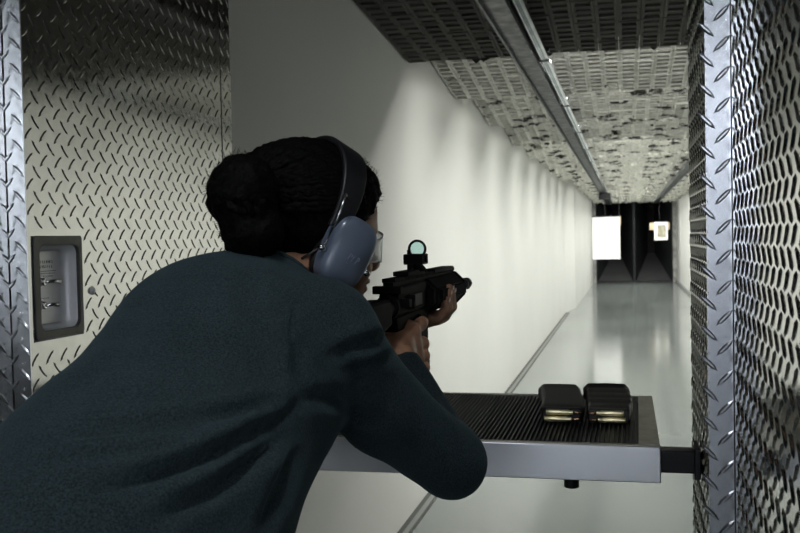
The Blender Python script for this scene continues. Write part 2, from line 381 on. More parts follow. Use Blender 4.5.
# ------------------------------------------------------------------ magazines on the shelf
def magazine(name, label, m, ribbed, x_feed, x_floor, yf, flip):
    """curved box magazine lying on its side, feed end towards the firing line"""
    t = thing(name, label, 'magazine', ((x_feed+x_floor)/2, yf, SZ+.0022), 'loaded rifle magazines lying on the shelf')
    th = .029; z0 = SZ+.0010; L = .212
    xa, xb = x_feed, x_floor           # two long sides at the feed end
    mb = MB(); n = 15; rows = []
    lo = min(xa, xb); hi = max(xa, xb); sg = -1 if flip else 1
    for i in range(n):
        s = i/(n-1); y = yf+L*s
        bend = sg*.020*s*s + (-.010*sg*s if ribbed else 0)
        g = .0036*(1 if (ribbed and i % 3 == 1 and 2 < i < n-1) else 0)
        fl = .004 if i >= n-2 else 0
        e = .003 if i == 0 or i == n-1 else 0
        a = lo+bend-fl-g+e; b = hi+bend+fl+g-e; c = .0045+.006*(s > .9)
        lift = .012*s
        ztop = z0+th+g+fl*.5-e+lift; zb = z0 + (lift*.0 if s < .5 else lift*.4)
        rows.append([(a+c, y, zb), (b-c, y, zb), (b, y, zb+c), (b, y, ztop-c), (b-c, y, ztop), ((a+b)/2, y, ztop+.0005), (a+c, y, ztop), (a, y, ztop-c), (a, y, zb+c)])
    k = 9
    vs = [p for r in rows for p in r]
    fs = [(i*k+j, i*k+(j+1) % k, (i+1)*k+(j+1) % k, (i+1)*k+j) for i in range(n-1) for j in range(k)]
    fs += [tuple(range(k)), tuple((n-1)*k+j for j in range(k))[::-1]]
    mb.add(vs, fs)
    mb.build('body', m, t, bevel=.0032, seg=3)
    # feed lips
    lp = MB(); lp.box(lo+.006, hi-.006, yf-.005, yf+.004, z0+th-.0030, z0+th-.0008); lp.box(lo+.006, hi-.006, yf-.005, yf+.004, z0+.0005, z0+.0018)
    lp.build('feed_lip', m, t, bevel=.0007)
    # cartridges stacked at the feed end, bullet noses towards x_feed
    d = 1 if x_feed > x_floor else -1
    for q, zz in enumerate((z0+.0080, z0+.0205)):
        bx = x_floor + d*(.009+.003*q); yy = yf-.0115-(.003 if q == 0 else 0)
        c = MB(); c.lathe((bx, yy, zz), (d, 0, 0), [(0, .0052), (.0014, .0058), (.0024, .0048), (.0036, .0058), (.041, .0055), (.046, .0040), (.051, .0039)], 14)
        co = c.build('cartridge_case', M_brass, t, smooth=False, bevel=.0002)
        b = MB(); b.lathe((bx, yy, zz), (d, 0, 0), [(.051, .0036), (.058, .0033), (.065, .0020), (.070, .0005)], 12)
        b.build('bullet', M_copper, co, smooth=True)
    return t
magazine('rifle_magazine', 'smooth matte black loaded magazine, left one of the pair on the shelf', M_poly, False, -.084, -.166, 1.842, True)
magazine('rifle_magazine', 'ribbed dark brown-black loaded magazine, right one of the pair on the shelf', M_polyb, True, -.078, .004, 1.842, True)

# ------------------------------------------------------------------ ceiling baffles
BZ = H+.905
def baffle_mesh(nx, ny, W, L, ragged, seed):
    """grid of waffle cells hanging face down; rises towards the firing line"""
    r = random.Random(seed); mb = MB()
    cw = W/nx; cl = L/ny
    mb.box(0, W, 0, L, .062, .075)
    for i in range(nx):
        for j in range(ny):
            x = i*cw; y = j*cl
            z0 = .0 + r.uniform(-.003, .003) - (r.random() < ragged*.4)*r.uniform(0, .012)
            if r.random() < ragged*.10: continue
            if j == ny-1 and r.random() < ragged*.5: continue
            e = .0015; fr_ = cw*.15; q = cw*.19; dp = .060 if ragged else .009; ym = y+cl/2
            vs = []; fs = []
            def R4(a, b, c, d, z): return [(a, c, z), (b, c, z), (b, d, z), (a, d, z)]
            def quad_ring(k, l): return [(k+t, k+(t+1) % 4, l+(t+1) % 4, l+t) for t in range(4)]
            zr = z0
            vs += R4(x+e, x+cw-e, y+e, y+cl-e, .02) + R4(x+e, x+cw-e, y+e, y+cl-e, zr)
            fs += quad_ring(0, 4)
            for h0, h1 in ((y+e, ym), (ym, y+cl-e)):
                k = len(vs); rr = r.uniform(-.003, .003)
                vs += R4(x+e, x+cw-e, h0, h1, zr) + R4(x+fr_, x+cw-fr_, h0+fr_*.75, h1-fr_*.75, zr+rr) + R4(x+q, x+cw-q, h0+q*.75, h1-q*.75, zr+dp)
                fs += quad_ring(k, k+4) + quad_ring(k+4, k+8) + [(k+8, k+9, k+10, k+11)]
            mb.add(vs, fs)
    for k in range(int(10+30*ragged)):      # torn tufts along the low edge
        x = r.uniform(.02, W-.06); s = r.uniform(.008, .03)
        mb.add([(x, L, .0), (x+s*2, L+.004, .0), (x+s, L-.01, -s), (x+s, L+.015, .02)], [(0, 1, 2), (0, 2, 3), (1, 3, 2), (0, 3, 1)])
    return mb
names = ['first and darkest', 'second', 'third', 'fourth', 'fifth', 'sixth', 'seventh', 'eighth', 'ninth', 'tenth', 'eleventh', 'twelfth', 'thirteenth', 'fourteenth', 'fifteenth']
low = [4.82, 6.22, 7.82]
while low[-1] < 26.5: low.append(low[-1]+1.68)
low[-1] = 28.3
for k, yb in enumerate(low):
    ya = 1.98 if k == 0 else low[k-1]+.03
    L = yb-ya; W = WR-WL-.02 if yb < 18 else WR+.93-.01
    x0 = WL+.01 if yb < 17.5 else -.925
    rag = [0, .12, .3, .6][min(k, 3)]
    mb = baffle_mesh(26, max(8, int(L/.150)), W, L, rag, k)
    slope = (.30 if k == 0 else .185)/L if k else .075
    o = mb.build('ceiling_baffle', (M_foam_shade if k == 0 else M_foamA) if k < 2 else (M_foamB if k < 4 else M_foamC))
    o.location = (x0, ya, BZ+slope*L); o.rotation_euler = (-math.atan(slope), 0, 0)
    where = 'over the booth' if k == 0 else 'hanging over the lane beyond the booth'
    tag(o, '%s grey waffle-foam ceiling baffle counted from the booth, %s' % (names[k], where), 'ceiling baffle', 'waffle-foam baffles along the ceiling')
# lamps hidden above the low edge of each baffle
for k, yb in enumerate(low[:-1]):
    W = 2.3 if yb < 17.5 else 2.15; xc = .17 if yb < 17.5 else .25
    z = BZ+.105
    t = thing('strip_light', 'strip lamp tucked behind the low edge of the %s ceiling baffle' % names[k], 'lamp', (xc, yb+.13, z), 'strip lamps behind the baffles')
    MB().box(xc-W/2, xc+W/2, yb+.10, yb+.16, z, z+.022).build('housing', M_tube, t)
    MB().box(xc-.66, xc+.66, yb+.105, yb+.155, z-.004, z-.0005).build('diffuser', M_lamp, t)
    l = area('lane_lamp', (0, 0, -.006), (math.radians(12), 0, 0), 1.32, .06, LANE_W*(1.0 if k else 1.05), LANE_C, t); l.data.spread = math.radians(164)

# ------------------------------------------------------------------ target carrier tracks
TZ = H+.86
def track(x, ya, yb, label):
    t = thing('target_track', label, 'track', (x, ya, TZ), 'overhead target tracks')
    c = MB(); c.prism([(x-.055, TZ-.03), (x-.045, TZ-.03), (x-.045, TZ+.018), (x+.035, TZ+.018), (x+.035, TZ-.03), (x+.045, TZ-.03), (x+.045, TZ+.03), (x-.055, TZ+.03)], 'y', ya, yb)
    c.box(x-.045, x+.035, ya, yb, TZ-.012, TZ-.004)
    c.build('channel', M_rail, t)
    MB().tube([(x+.072, ya, TZ+.01), (x+.072, yb, TZ+.01)], .022, 12).build('conduit', M_tube, t, smooth=True)
    y = ya+1.0
    while y < yb:
        h = MB(); h.box(x-.06, x+.10, y-.015, y+.015, TZ+.031, TZ+.045); h.box(x+.045, x+.1, y-.02, y+.02, TZ-.014, TZ-.008); y += 1.68
        h.build('hanger', M_rail, t)
    return t
track(-.45, 2.0, 27.5, 'grey steel target track with a bright conduit, over the left lane')
track(.80, 2.0, 27.5, 'grey steel target track half hidden behind the right partition')
# motor box and hanging targets
mx = -.405
ca = thing('target_carrier', 'small black target carrier under the far end of the left track', 'carrier', (mx, 19.5, TZ-.2))
MB().box(mx-.11, mx+.12, 19.40, 19.62, TZ-.16, TZ-.031).build('carrier_body', M_blk, ca, bevel=.01)
MB().tube([(mx+.12, 19.62, TZ-.10), (mx+.27, 19.62, TZ-.14), (mx+.275, 19.51, H+.355)], .006, 6).build('hanger_wire', M_blk, ca)
MB().box(mx-.26, mx+.285, 19.49, 19.52, H+.3525, H+.372).build('clamp_bar', M_blk, ca)
MB().tube([(mx, 19.51, TZ-.15), (mx, 19.51, H+.350)], .008, 6).build('hanger_wire', M_blk, ca)
ts = thing('target_sheet', 'large blank white target sheet hanging over the left lane', 'target', (-.38, 19.5, H-.5))
def sheet(x0, x1, y, z0, z1, nx=10, nz=12, amp=.006):
    mb = MB(); vs = []
    for s in (0, .003):
        for j in range(nz+1):
            for i in range(nx+1):
                u = i/nx; v = j/nz; vs.append((x0+(x1-x0)*u, y+s+amp*math.sin(5*u+2*v)*(1-v), z0+(z1-z0)*v))
    k = (nx+1)*(nz+1); q = lambda i, j, s=0: s*k+j*(nx+1)+i
    fs = [(q(i, j), q(i+1, j), q(i+1, j+1), q(i, j+1)) for i in range(nx) for j in range(nz)] + [(q(i, j, 1), q(i, j+1, 1), q(i+1, j+1, 1), q(i+1, j, 1)) for i in range(nx) for j in range(nz)]
    fs += [(q(i, 0), q(i, 0, 1), q(i+1, 0, 1), q(i+1, 0)) for i in range(nx)] + [(q(i, nz), q(i+1, nz), q(i+1, nz, 1), q(i, nz, 1)) for i in range(nx)]
    fs += [(q(0, j), q(0, j+1), q(0, j+1, 1), q(0, j, 1)) for j in range(nz)] + [(q(nx, j), q(nx, j, 1), q(nx, j+1, 1), q(nx, j+1)) for j in range(nz)]
    return mb.add(vs, fs)
sheet(-.661, -.115, 19.5, H-.498, H+.352).build('paper', M_paper, ts)
MB().box(-.60, -.095, 19.515, 19.525, H+.18, H+.360).build('cardboard_backer', M_card, ts)
t2 = thing('target_sheet', 'small white target with a tan printed block, pinned to cardboard in the right lane', 'target', (.85, 25, H-.17))
sheet(.70, 1.03, 25.0, H-.174, H+.285, amp=.004).build('paper', M_paper, t2)
MB().box(.585, 1.08, 25.02, 25.03, H+.09, H+.275).build('cardboard_backer', M_card, t2)
sheet(.775, .975, 24.985, H-.095, H+.215, amp=.002).build('printed_block', M_print, t2)
MB().tube([(.83, 25.04, H+.27), (.83, 25.04, TZ-.03)], .006, 6).build('hanger_wire', M_blk, t2)

# ------------------------------------------------------------------ bullet trap
def trap(xa, xb, label):
    t = thing('bullet_trap', label, 'bullet trap', ((xa+xb)/2, 28.62, 0), 'bullet trap bays at the far end')
    ht = H+1.02
    q = lambda a, b, c, d, th: MB().add([a, b, c, d] + [tuple(Vector(p)+Vector(th)) for p in (a, b, c, d)], [(0, 1, 2, 3), (7, 6, 5, 4), (0, 4, 5, 1), (1, 5, 6, 2), (2, 6, 7, 3), (3, 7, 4, 0)])
    w = xb-xa; m = (xa+xb)/2
    q((xa+.04, 28.65, .03), (xb-.04, 28.65, .03), (m+w*.10, 31.2, H-.62), (m-w*.10, 31.2, H-.62), (0, 0, -.03)).build('ramp', M_ramp, t)
    q((xa+.04, 28.65, .03), (xa+.04, 28.65, ht), (m-w*.10, 31.2, ht-.3), (m-w*.10, 31.2, H-.62), (-.02, .02, 0)).build('side_plate', M_trap, t)
    q((xb-.04, 28.65, .03), (xb-.04, 28.65, ht), (m+w*.10, 31.2, ht-.3), (m+w*.10, 31.2, H-.62), (.02, .02, 0)).build('side_plate', M_trap, t)
    MB().box(m-w*.10, m+w*.10, 31.2, 31.25, 0, ht).build('back_plate', M_black, t)
    MB().box(xa, xa+.022, 28.62, 28.70, 0, ht).build('post', M_trap, t); MB().box(xb-.022, xb, 28.62, 28.70, 0, ht).build('post', M_trap, t)
    MB().box(xa, xb, 28.62, 31.4, ht, ht+.05).build('top_plate', M_black, t)
    MB().box(xa+.022, xb-.022, 28.62, 28.66, 0, .05).build('sill', M_blk, t)
trap(-.86, .225, 'black steel bullet trap bay behind the large white target')
trap(.23, 1.31, 'black steel bullet trap bay behind the small printed target')
M_mot = mat('spattered_wall', (.38, .38, .36), .9, var=.6, vscale=5, bump=.4, bscale=12, bdist=.02)
struct(MB().box(-1.2, -.865, 28.6, 28.75, 0, TOP).build('wall_far_left_pier', M_mot))
struct(MB().box(1.315, 1.75, 28.6, 28.75, 0, TOP).build('wall_far_right_pier', M_mot))
struct(MB().box(-.865, 1.315, 28.6, 28.75, H+1.07, TOP).build('wall_far_header', M_mot))

# ------------------------------------------------------------------ added wall washers behind the firing line, brightening the wall that the metal reflects
for i, (x, y, yaw) in enumerate(((1.55, -1.7, 0), (-.70, -1.7, 0))):
    t = thing('ceiling_light', ['cool white panel light on the ceiling right of the firing line', 'cool white panel light on the ceiling left of the firing line'][i], 'lamp', (x, y, TOP-.03), 'panel lights behind the firing line')
    MB().box(x-.38, x+.38, y-.17, y+.17, TOP-.045, TOP-.001).build('frame', M_tube, t)
    MB().prism([(y-.17, TOP-.045), (y-.05, TOP-.19), (y-.03, TOP-.19), (y+.02, TOP-.045)], 'x', x-.38, x+.38).build('reflector', M_alu, t)
    pla = area('panel_lamp', (0, -.135, -.105), (math.radians(-62), 0, 0), .68, .14, NEAR_W, NEAR_C, t); pla.data.spread = math.radians(110)

t = thing('booth_light', 'small round downlight in the ceiling right above the shooting booth', 'lamp', (-.25, .55, TOP-.03))  # added fill, brightens the hand, shoulders and top of the ear cup
MB().lathe((-.25, .55, TOP-.045), (0, 0, 1), [(0, .09), (.04, .10), (.0449, .11)], 24).build('housing', M_trim, t, smooth=True)
MB().lathe((-.25, .55, TOP-.047), (0, 0, 1), [(0, .08), (.0018, .08)], 24).build('diffuser', M_lampc, t)
bl = area('booth_lamp', (0, 0, -.022), (math.radians(14), 0, 0), .16, .16, BOOTH_W, NEAR_C, t); bl.data.spread = math.radians(95)
# ------------------------------------------------------------------ implicit surfaces for the figure
def smin(a, b, k):
    h = np.clip(.5+.5*(b-a)/k, 0, 1); return b*(1-h)+a*h-k*h*(1-h)
def smax(a, b, k): return -smin(-a, -b, k)
def rc(P, a, b, ra, rb):
    a = np.array(a, float); b = np.array(b, float); ab = b-a
    t = np.clip(((P-a)@ab)/(ab@ab), 0, 1)
    return np.linalg.norm(P-a-t[..., None]*ab, axis=-1)-(ra+(rb-ra)*t)
def el(P, c, r, R=None):
    q = P-np.array(c, float)
    if R is not None: q = q@R          # columns of R: local axes
    r = np.array(r, float); k0 = np.linalg.norm(q/r, axis=-1); k1 = np.linalg.norm(q/(r*r), axis=-1)+1e-9
    return k0*(k0-1)/k1
def nets(fn, lo, hi, h):
    lo = np.array(lo, float); n = np.ceil((np.array(hi)-lo)/h).astype(int)+1
    ax = [lo[i]+h*np.arange(n[i]) for i in range(3)]
    G = np.stack(np.meshgrid(*ax, indexing='ij'), -1).reshape(-1, 3)
    V = np.concatenate([fn(G[i:i+200000]) for i in range(0, len(G), 200000)]).reshape(n)
    s = V < 0
    cs = np.zeros(n-1, int)
    for dx in (0, 1):
        for dy in (0, 1):
            for dz in (0, 1): cs += s[dx:n[0]-1+dx, dy:n[1]-1+dy, dz:n[2]-1+dz]
    act = (cs > 0) & (cs < 8); idx = -np.ones(n-1, int); cells = np.argwhere(act); idx[act] = np.arange(len(cells))
    acc = np.zeros((len(cells), 3)); cnt = np.zeros(len(cells))
    offs = [(a, b, c) for a in (0, 1) for b in (0, 1) for c in (0, 1)]
    for o1 in offs:
        for ax_ in range(3):
            if o1[ax_]: continue
            o2 = list(o1); o2[ax_] = 1
            v1 = V[tuple((cells+o1).T)]; v2 = V[tuple((cells+np.array(o2)).T)]
            m = (v1 < 0) != (v2 < 0); t = np.where(m, v1/(v1-v2+1e-30), 0)
            p = np.tile(np.array(o1, float), (len(cells), 1)); p[:, ax_] += t
            acc[m] += p[m]; cnt[m] += 1
    verts = lo+h*(cells+acc/cnt[:, None])
    faces = []
    for ax_ in range(3):
        b, c = [(1, 2), (2, 0), (0, 1)][ax_]
        sl1 = [slice(None)]*3; sl2 = [slice(None)]*3
        sl1[ax_] = slice(0, n[ax_]-1); sl2[ax_] = slice(1, n[ax_])
        a1 = s[tuple(sl1)]; a2 = s[tuple(sl2)]
        E = np.argwhere(a1 != a2); E = E[(E[:, b] > 0) & (E[:, c] > 0) & (E[:, b] < n[b]-1) & (E[:, c] < n[c]-1)]
        fl = a1[tuple(E.T)]
        def g(db, dc):
            q = E.copy(); q[:, b] -= db; q[:, c] -= dc; return idx[tuple(q.T)]
        Q = np.stack([g(1, 1), g(0, 1), g(0, 0), g(1, 0)], 1); Q[~fl] = Q[~fl][:, ::-1]; faces.append(Q)
    return verts, np.concatenate(faces)
def np_mesh(name, parts, m, parent, smooth=True):
    V = []; Fc = []; k = 0
    for v, f in parts: V.append(v); Fc.append(f+k); k += len(v)
    V = np.concatenate(V); Fc = np.concatenate(Fc)
    me = bpy.data.meshes.new(name); me.from_pydata(V.tolist(), [], Fc.tolist())
    if smooth: me.polygons.foreach_set('use_smooth', [True]*len(me.polygons))
    for q in (m if isinstance(m, list) else [m]): me.materials.append(q)
    o = bpy.data.objects.new(name, me); COL.objects.link(o)
    if parent: o.parent = parent; o.matrix_parent_inverse = Matrix.Translation(-Vector(parent.location))
    return o
def W(x, y, z): return np.array([x, y, z+H])      # camera-level point to world point

# ---- pose (metres; z measured from the camera's height)
HEAD = W(-.435, 1.262, -.005); YAW = math.radians(-42)
HX = np.array([math.cos(YAW), math.sin(YAW), 0]); HY = np.array([-math.sin(YAW), math.cos(YAW), 0]); HZ = np.array([0, 0, 1.])
tilt = math.radians(8)
HX, HZ = HX*math.cos(tilt)-HZ*math.sin(tilt), HX*math.sin(tilt)+HZ*math.cos(tilt)
HR = np.stack([HX, HY, HZ], 1)
def hd(x, y, z): return HEAD+HR@np.array([x, y, z])
NECK = W(-.465, 1.165, -.085)
RSH, REL, RWR = W(-.366, 1.125, -.118), W(-.244, 1.300, -.315), W(-.336, 1.405, -.184)
LSH, LEL, LWR = W(-.66, 1.285, -.15), W(-.580, 1.44, -.34), W(-.392, 1.640, -.172)
CHEST, WAIST, PELV = W(-.480, 1.085, -.165), W(-.504, .88, -.293), W(-.578, .63, -.43)
HIPR, KNR, ANR = W(-.49, .60, -.50), W(-.47, .60, -.95), W(-.46, .42, -1.33)
HIPL, KNL, ANL = W(-.66, .68, -.50), W(-.71, .88, -.93), W(-.74, .86, -1.33)

def body_fn(P):
    d = rc(P, WAIST, CHEST, .115, .115)
    for a, b, ra, rb, k in ((PELV, WAIST, .125, .11, .05), (CHEST, NECK, .10, .055, .04), (NECK, hd(0, -.03, -.03), .055, .052, .03),
        (CHEST, RSH, .08, .055, .04), (CHEST, LSH, .08, .055, .04), (RSH, REL, .05, .036, .02), (REL, RWR, .036, .025, .01),
        (LSH, LEL, .05, .036, .02), (LEL, LWR, .036, .025, .01), (PELV, HIPR, .11, .08, .05), (PELV, HIPL, .11, .08, .05),
        (HIPR, KNR, .078, .05, .03), (KNR, ANR, .05, .034, .01), (HIPL, KNL, .078, .05, .03), (KNL, ANL, .05, .034, .01),
        (ANR, ANR+np.array([.02, .17, -.055]), .036, .026, .02), (ANL, ANL+np.array([.0, .17, -.055]), .036, .026, .02)):
        d = smin(d, rc(P, a, b, ra, rb), k)
    return d
def head_fn(P):
    L = (P-HEAD)@HR
    d = el(L, (0, .000, .038), (.075, .106, .090))
    d = smin(d, el(L, (0, .035, -.030), (.057, .062, .078)), .03)
    d = smin(d, el(L, (0, .075, -.088), (.022, .022, .018)), .02)            # chin
    for s in (-1, 1):
        d = smin(d, el(L, (s*.042, .055, -.028), (.024, .024, .022)), .015)  # cheekbone
        d = smin(d, el(L, (s*.052, .005, -.070), (.014, .03, .018)), .02)    # jaw angle
        d = smax(d, -el(L, (s*.032, .097, .004), (.018, .014, .012)), .010)  # socket
        d = smin(d, el(L, (s*.032, .079, .003), (.0125, .0125, .0115)), .002)
        d = smin(d, el(L, (s*.078, -.008, -.004), (.007, .018, .032)), .006) # ear
    d = smin(d, rc(L, (-.028, .084, .022), (.028, .084, .022), .009, .009), .012)
    d = smin(d, rc(L, (0, .091, .008), (0, .112, -.030), .006, .012), .010)
    for s in (-1, 1): d = smin(d, el(L, (s*.012, .103, -.034), (.008, .010, .007)), .005)
    d = smin(d, el(L, (0, .093, -.054), (.023, .011, .0055)), .004); d = smin(d, el(L, (0, .090, -.066), (.020, .011, .007)), .004)
    d = smin(d, rc(L, (0, -.04, -.05), (0, -.055, -.13), .055, .056), .03)
    d = smin(d, rc(P, NECK, hd(0, -.03, -.03), .056, .052), .03)
    return d
def chain(P, pts, rs, k=.004, prev=None):
    d = prev
    for i in range(len(pts)-1):
        q = rc(P, pts[i], pts[i+1], rs[i], rs[i+1]); d = q if d is None else smin(d, q, k)
    return d
# right hand round the pistol grip
GX = -.350
def rhand_fn(P):
    P = P+np.array([.008, 0, 0])*np.clip((P[:, [0]]+.375)/.04, 0, 1)
    d = rc(P, RWR, W(-.340, 1.430, -.176), .026, .027)
    d = smin(d, rc(P, W(-.345, 1.428, -.168), W(-.334, 1.470, -.150), .026, .021), .015)
    d = smin(d, rc(P, W(-.340, 1.432, -.192), W(-.328, 1.466, -.192), .025, .019), .015)
    d = smin(d, rc(P, W(-.330, 1.465, -.152), W(-.322, 1.470, -.190), .018, .015), .012)
    d2 = None
    for k, (z, r) in enumerate(((-.168, .0098), (-.187, .0095), (-.205, .0085))):
        f = chain(P, [W(-.326, 1.468-.004*k, z), W(-.316+.002*k, 1.500-.006*k, z-.003), W(-.328, 1.530-.008*k, z-.004), W(-.352, 1.536-.010*k, z-.003), W(-.368, 1.520-.008*k, z-.001)],
                  [.0125, r+.0022, r+.0008, r, r*.85], .004)
        d2 = f if d2 is None else np.minimum(d2, f)
    d2 = np.minimum(d2, chain(P, [W(-.328, 1.474, -.148), W(-.319, 1.506, -.140), W(-.322, 1.535, -.139), W(-.338, 1.556, -.143)], [.0125, .0105, .0092, .0080]))
    d = smin(d, d2, .005)
    th = chain(P, [W(-.350, 1.430, -.155), W(-.372, 1.462, -.143), W(-.380, 1.490, -.150), W(-.374, 1.514, -.158)], [.017, .0125, .0108, .009], .006)
    return smin(d, th, .008)
def lhand_fn(P):
    d = rc(P, LWR, W(-.382, 1.670, -.158), .025, .022)
    d = smin(d, rc(P, W(-.383, 1.675, -.152), W(-.352, 1.725, -.147), .018, .014), .012)
    d = smin(d, rc(P, W(-.372, 1.667, -.150), W(-.338, 1.690, -.146), .017, .013), .012)
    d2 = None
    for k in range(4):
        y = 1.668+.0205*k; r = [.0082, .0093, .0098, .0092][k]
        top = [-.112, -.100, -.093, -.099][k]
        f = chain(P, [W(-.354, y-.004, -.147), W(-.330, y, -.144), W(-.3155, y+.002, -.128), W(-.3165, y+.004, top)], [r+.003, r+.002, r, r*.86], .004)
        d2 = f if d2 is None else np.minimum(d2, f)
    d = smin(d, d2, .005)
    return smin(d, chain(P, [W(-.385, 1.670, -.148), W(-.396, 1.700, -.130), W(-.390, 1.728, -.108)], [.015, .0115, .009], .006), .008)

person = thing('person', 'person in a dark teal sweater leaning forward over the shelf to aim a black rifle', 'person', (-.6, .7, 0))
bv = nets(body_fn, (-.92, .22, -.01), (-.12, 1.9, 1.52), .011)
hv = nets(head_fn, tuple(HEAD-np.array([.17, .17, .18])), tuple(HEAD+np.array([.17, .17, .16])), .0035)
rv = nets(rhand_fn, W(-.41, 1.36, -.25), W(-.28, 1.58, -.11), .0022)
lv = nets(lhand_fn, W(-.43, 1.60, -.22), W(-.29, 1.77, -.07), .0022)
# hands, head and body are welded into one mesh
bvv = bv[0]
np_mesh('body', [bv, hv, rv, lv], M_skin, person)
# fingernails
nm = MB()
for k in range(4):
    y = 1.672+.0205*k; top = [-.112, -.100, -.093, -.099][k]
    c = W(-.3083, y, top); r = 5
    nm.add([c+np.array([math.cos(a)*.0014-.0006, math.sin(a)*.0052 , math.cos(a)*.0062]) for a in [2*math.pi*i/10 for i in range(10)]] + [c+np.array([.0016, 0, 0])], [(i, (i+1) % 10, 10) for i in range(10)])
no = nm.build('fingernail', M_nail, person, smooth=True); no['label'] = 'pale fingernails'

# ---- sweater
def fbm(P, s, seed):
    r = np.random.RandomState(seed); out = np.zeros(len(P))
    for o in range(4):
        for _ in range(3):
            k = r.normal(size=3)*s*(1.9**o); ph = r.uniform(0, 6.28); out += np.sin(P@k+ph)/(1.8**o)
    return out/4
def sweater_fn(P):
    d = rc(P, WAIST, CHEST, .149, .152)
    d = smin(d, rc(P, PELV, WAIST, .168, .150), .06)
    d = smin(d, rc(P, CHEST, NECK-np.array([0, .01, .015]), .130, .083), .04)
    d = smin(d, rc(P, W(-.44, 1.10, -.155), RSH, .100, .063), .035)
    d = smin(d, rc(P, W(-.52, 1.13, -.15), LSH, .115, .070), .05)
    mid = (RSH+REL)/2+np.array([-.011, 0, -.009])
    a = smin(smin(rc(P, RSH, mid, .063, .056), rc(P, mid, REL, .056, .051), .02), rc(P, REL, RWR, .045, .027), .016)
    d = smin(d, a, .022)
    b = smin(rc(P, LSH, LEL, .070, .050), rc(P, LEL, LWR, .048, .036), .018)
    d = smin(d, b, .022)
    # cuffs and hem bands
    ax = _n(RWR-REL); t = (P-REL)@ax; Lr = np.linalg.norm(RWR-REL)
    d = smax(d, np.where(np.linalg.norm(P-RWR, axis=-1) < .09, t-Lr+.002, -1), .003)
    ax = _n(LWR-LEL); t = (P-LEL)@ax; Ll = np.linalg.norm(LWR-LEL)
    d = smax(d, np.where(np.linalg.norm(P-LWR, axis=-1) < .09, t-Ll+.002, -1), .003)
    hem = _n(PELV-WAIST); d = smax(d, (P-PELV)@hem-.07, .006)
    # neck opening
    nx = _n(hd(0, -.03, -.03)-NECK); tn = (P-NECK)@nx
    d = smax(d, np.where(np.linalg.norm(P-NECK, axis=-1) < .14, tn-.028, -1), .006)
    d += .0022*fbm(P, 14, 3)
    return d
def project(V):
    q = (V-np.array([0, 0, H]))@CM; return 400+F_PX*q[:, 0]/q[:, 2], 266.5-F_PX*q[:, 1]/q[:, 2], q[:, 2]
def pl_dist(px, py, pts):
    D = np.full(len(px), 1e9); T = np.zeros(len(px)); n = len(pts)-1; Sg = np.zeros(len(px))
    for i in range(n):
        a = np.array(pts[i], float); b = np.array(pts[i+1], float); ab = b-a
        t = np.clip(((px-a[0])*ab[0]+(py-a[1])*ab[1])/(ab@ab), 0, 1)
        dx = px-a[0]-t*ab[0]; dy = py-a[1]-t*ab[1]; q = np.hypot(dx, dy); m = q < D
        D[m] = q[m]; T[m] = ((i+t)/n)[m]; Sg[m] = np.sign(ab[0]*dy-ab[1]*dx)[m]
    return D, T, Sg
def add_folds(V, Fc, folds):
    n = np.zeros_like(V); q = V[Fc]; fn = np.cross(q[:, 2]-q[:, 0], q[:, 3]-q[:, 1])
    for i in range(4): np.add.at(n, Fc[:, i], fn)
    n /= np.linalg.norm(n, axis=1)[:, None]+1e-12
    view = V-np.array([0, 0, H]); view /= np.linalg.norm(view, axis=1)[:, None]
    sgn = 1 if np.mean((n*(V-V.mean(0))).sum(1)) > 0 else -1
    n *= sgn; face = np.clip(-(n*view).sum(1)*2, 0, 1)
    px, py, z = project(V); out = np.zeros(len(V))
    for pts, amp, wid in folds:
        D, T, Sg = pl_dist(px, py, pts); env = np.sin(np.pi*np.clip(T, .03, .97))**.6
        out += -amp*np.exp(-(D/wid)**2)*env + amp*.7*np.exp(-((D-2.0*wid)/(1.2*wid))**2)*env*(Sg > 0) + amp*.35*np.exp(-((D-2.0*wid)/(1.2*wid))**2)*env*(Sg < 0)
    return V+n*(1.35*out*face)[:, None]
FOLDS = [
    ([(308, 400), (270, 425), (225, 450), (170, 470), (100, 490)], .013, 7),
    ([(306, 418), (262, 452), (215, 490), (150, 522)], .010, 8),
    ([(300, 440), (285, 480), (262, 533)], .007, 9),
    ([(190, 424), (130, 428), (60, 436)], .005, 7),
    ([(185, 448), (120, 452), (50, 462)], .004, 6),
    ([(292, 398), (240, 412), (185, 420)], .006, 6),
    ([(300, 345), (296, 370), (302, 398)], .005, 6),
    ([(392, 338), (366, 342), (330, 356)], .0075, 6),
    ([(396, 352), (370, 366), (345, 368)], .006, 5),
    ([(300, 395), (335, 400), (380, 425)], .006, 8),
    ([(440, 392), (452, 412), (468, 428)], .004, 5),
    ([(160, 300), (110, 350), (60, 400)], .003, 14),
    ([(250, 262), (245, 300), (262, 350)], .0025, 12),
    ([(297, 300), (289, 330), (291, 372)], .0022, 2.2),
]
sv, sf = nets(sweater_fn, (-.95, .40, .90), (-.10, 1.84, 1.50), .0075)
sv = add_folds(sv, sf, FOLDS)
np_mesh('sweater', [(sv, sf)], M_knit, person)
# shoulder seam of the right sleeve, a fine ridge lying on the knit
def on_sweater(px, py):
    c = np.array([(px-400)/F_PX, (266.5-py)/F_PX, 1.]); r = _n(CM@c)
    t = np.linspace(.5, 1.9, 900); P = np.array([0, 0, H])+t[:, None]*r; i = int(np.argmax(sweater_fn(P) < 0)); return P[i]-r*.0008
sp = [on_sweater(*q) for q in ((303, 285), (294, 300), (289, 318), (287, 336), (287, 354), (289, 372), (292, 388))]
so = MB().tube(sp, .0011, 6).build('sleeve_seam', M_knit, person, smooth=True)
# collar band
cb = MB(); nx = _n(hd(0, -.03, -.03)-NECK)
cb.ring(tuple(NECK+nx*.026), tuple(nx), .068, .007, 32, 8, 1.4); cb.build('collar', M_knit, person, smooth=True)
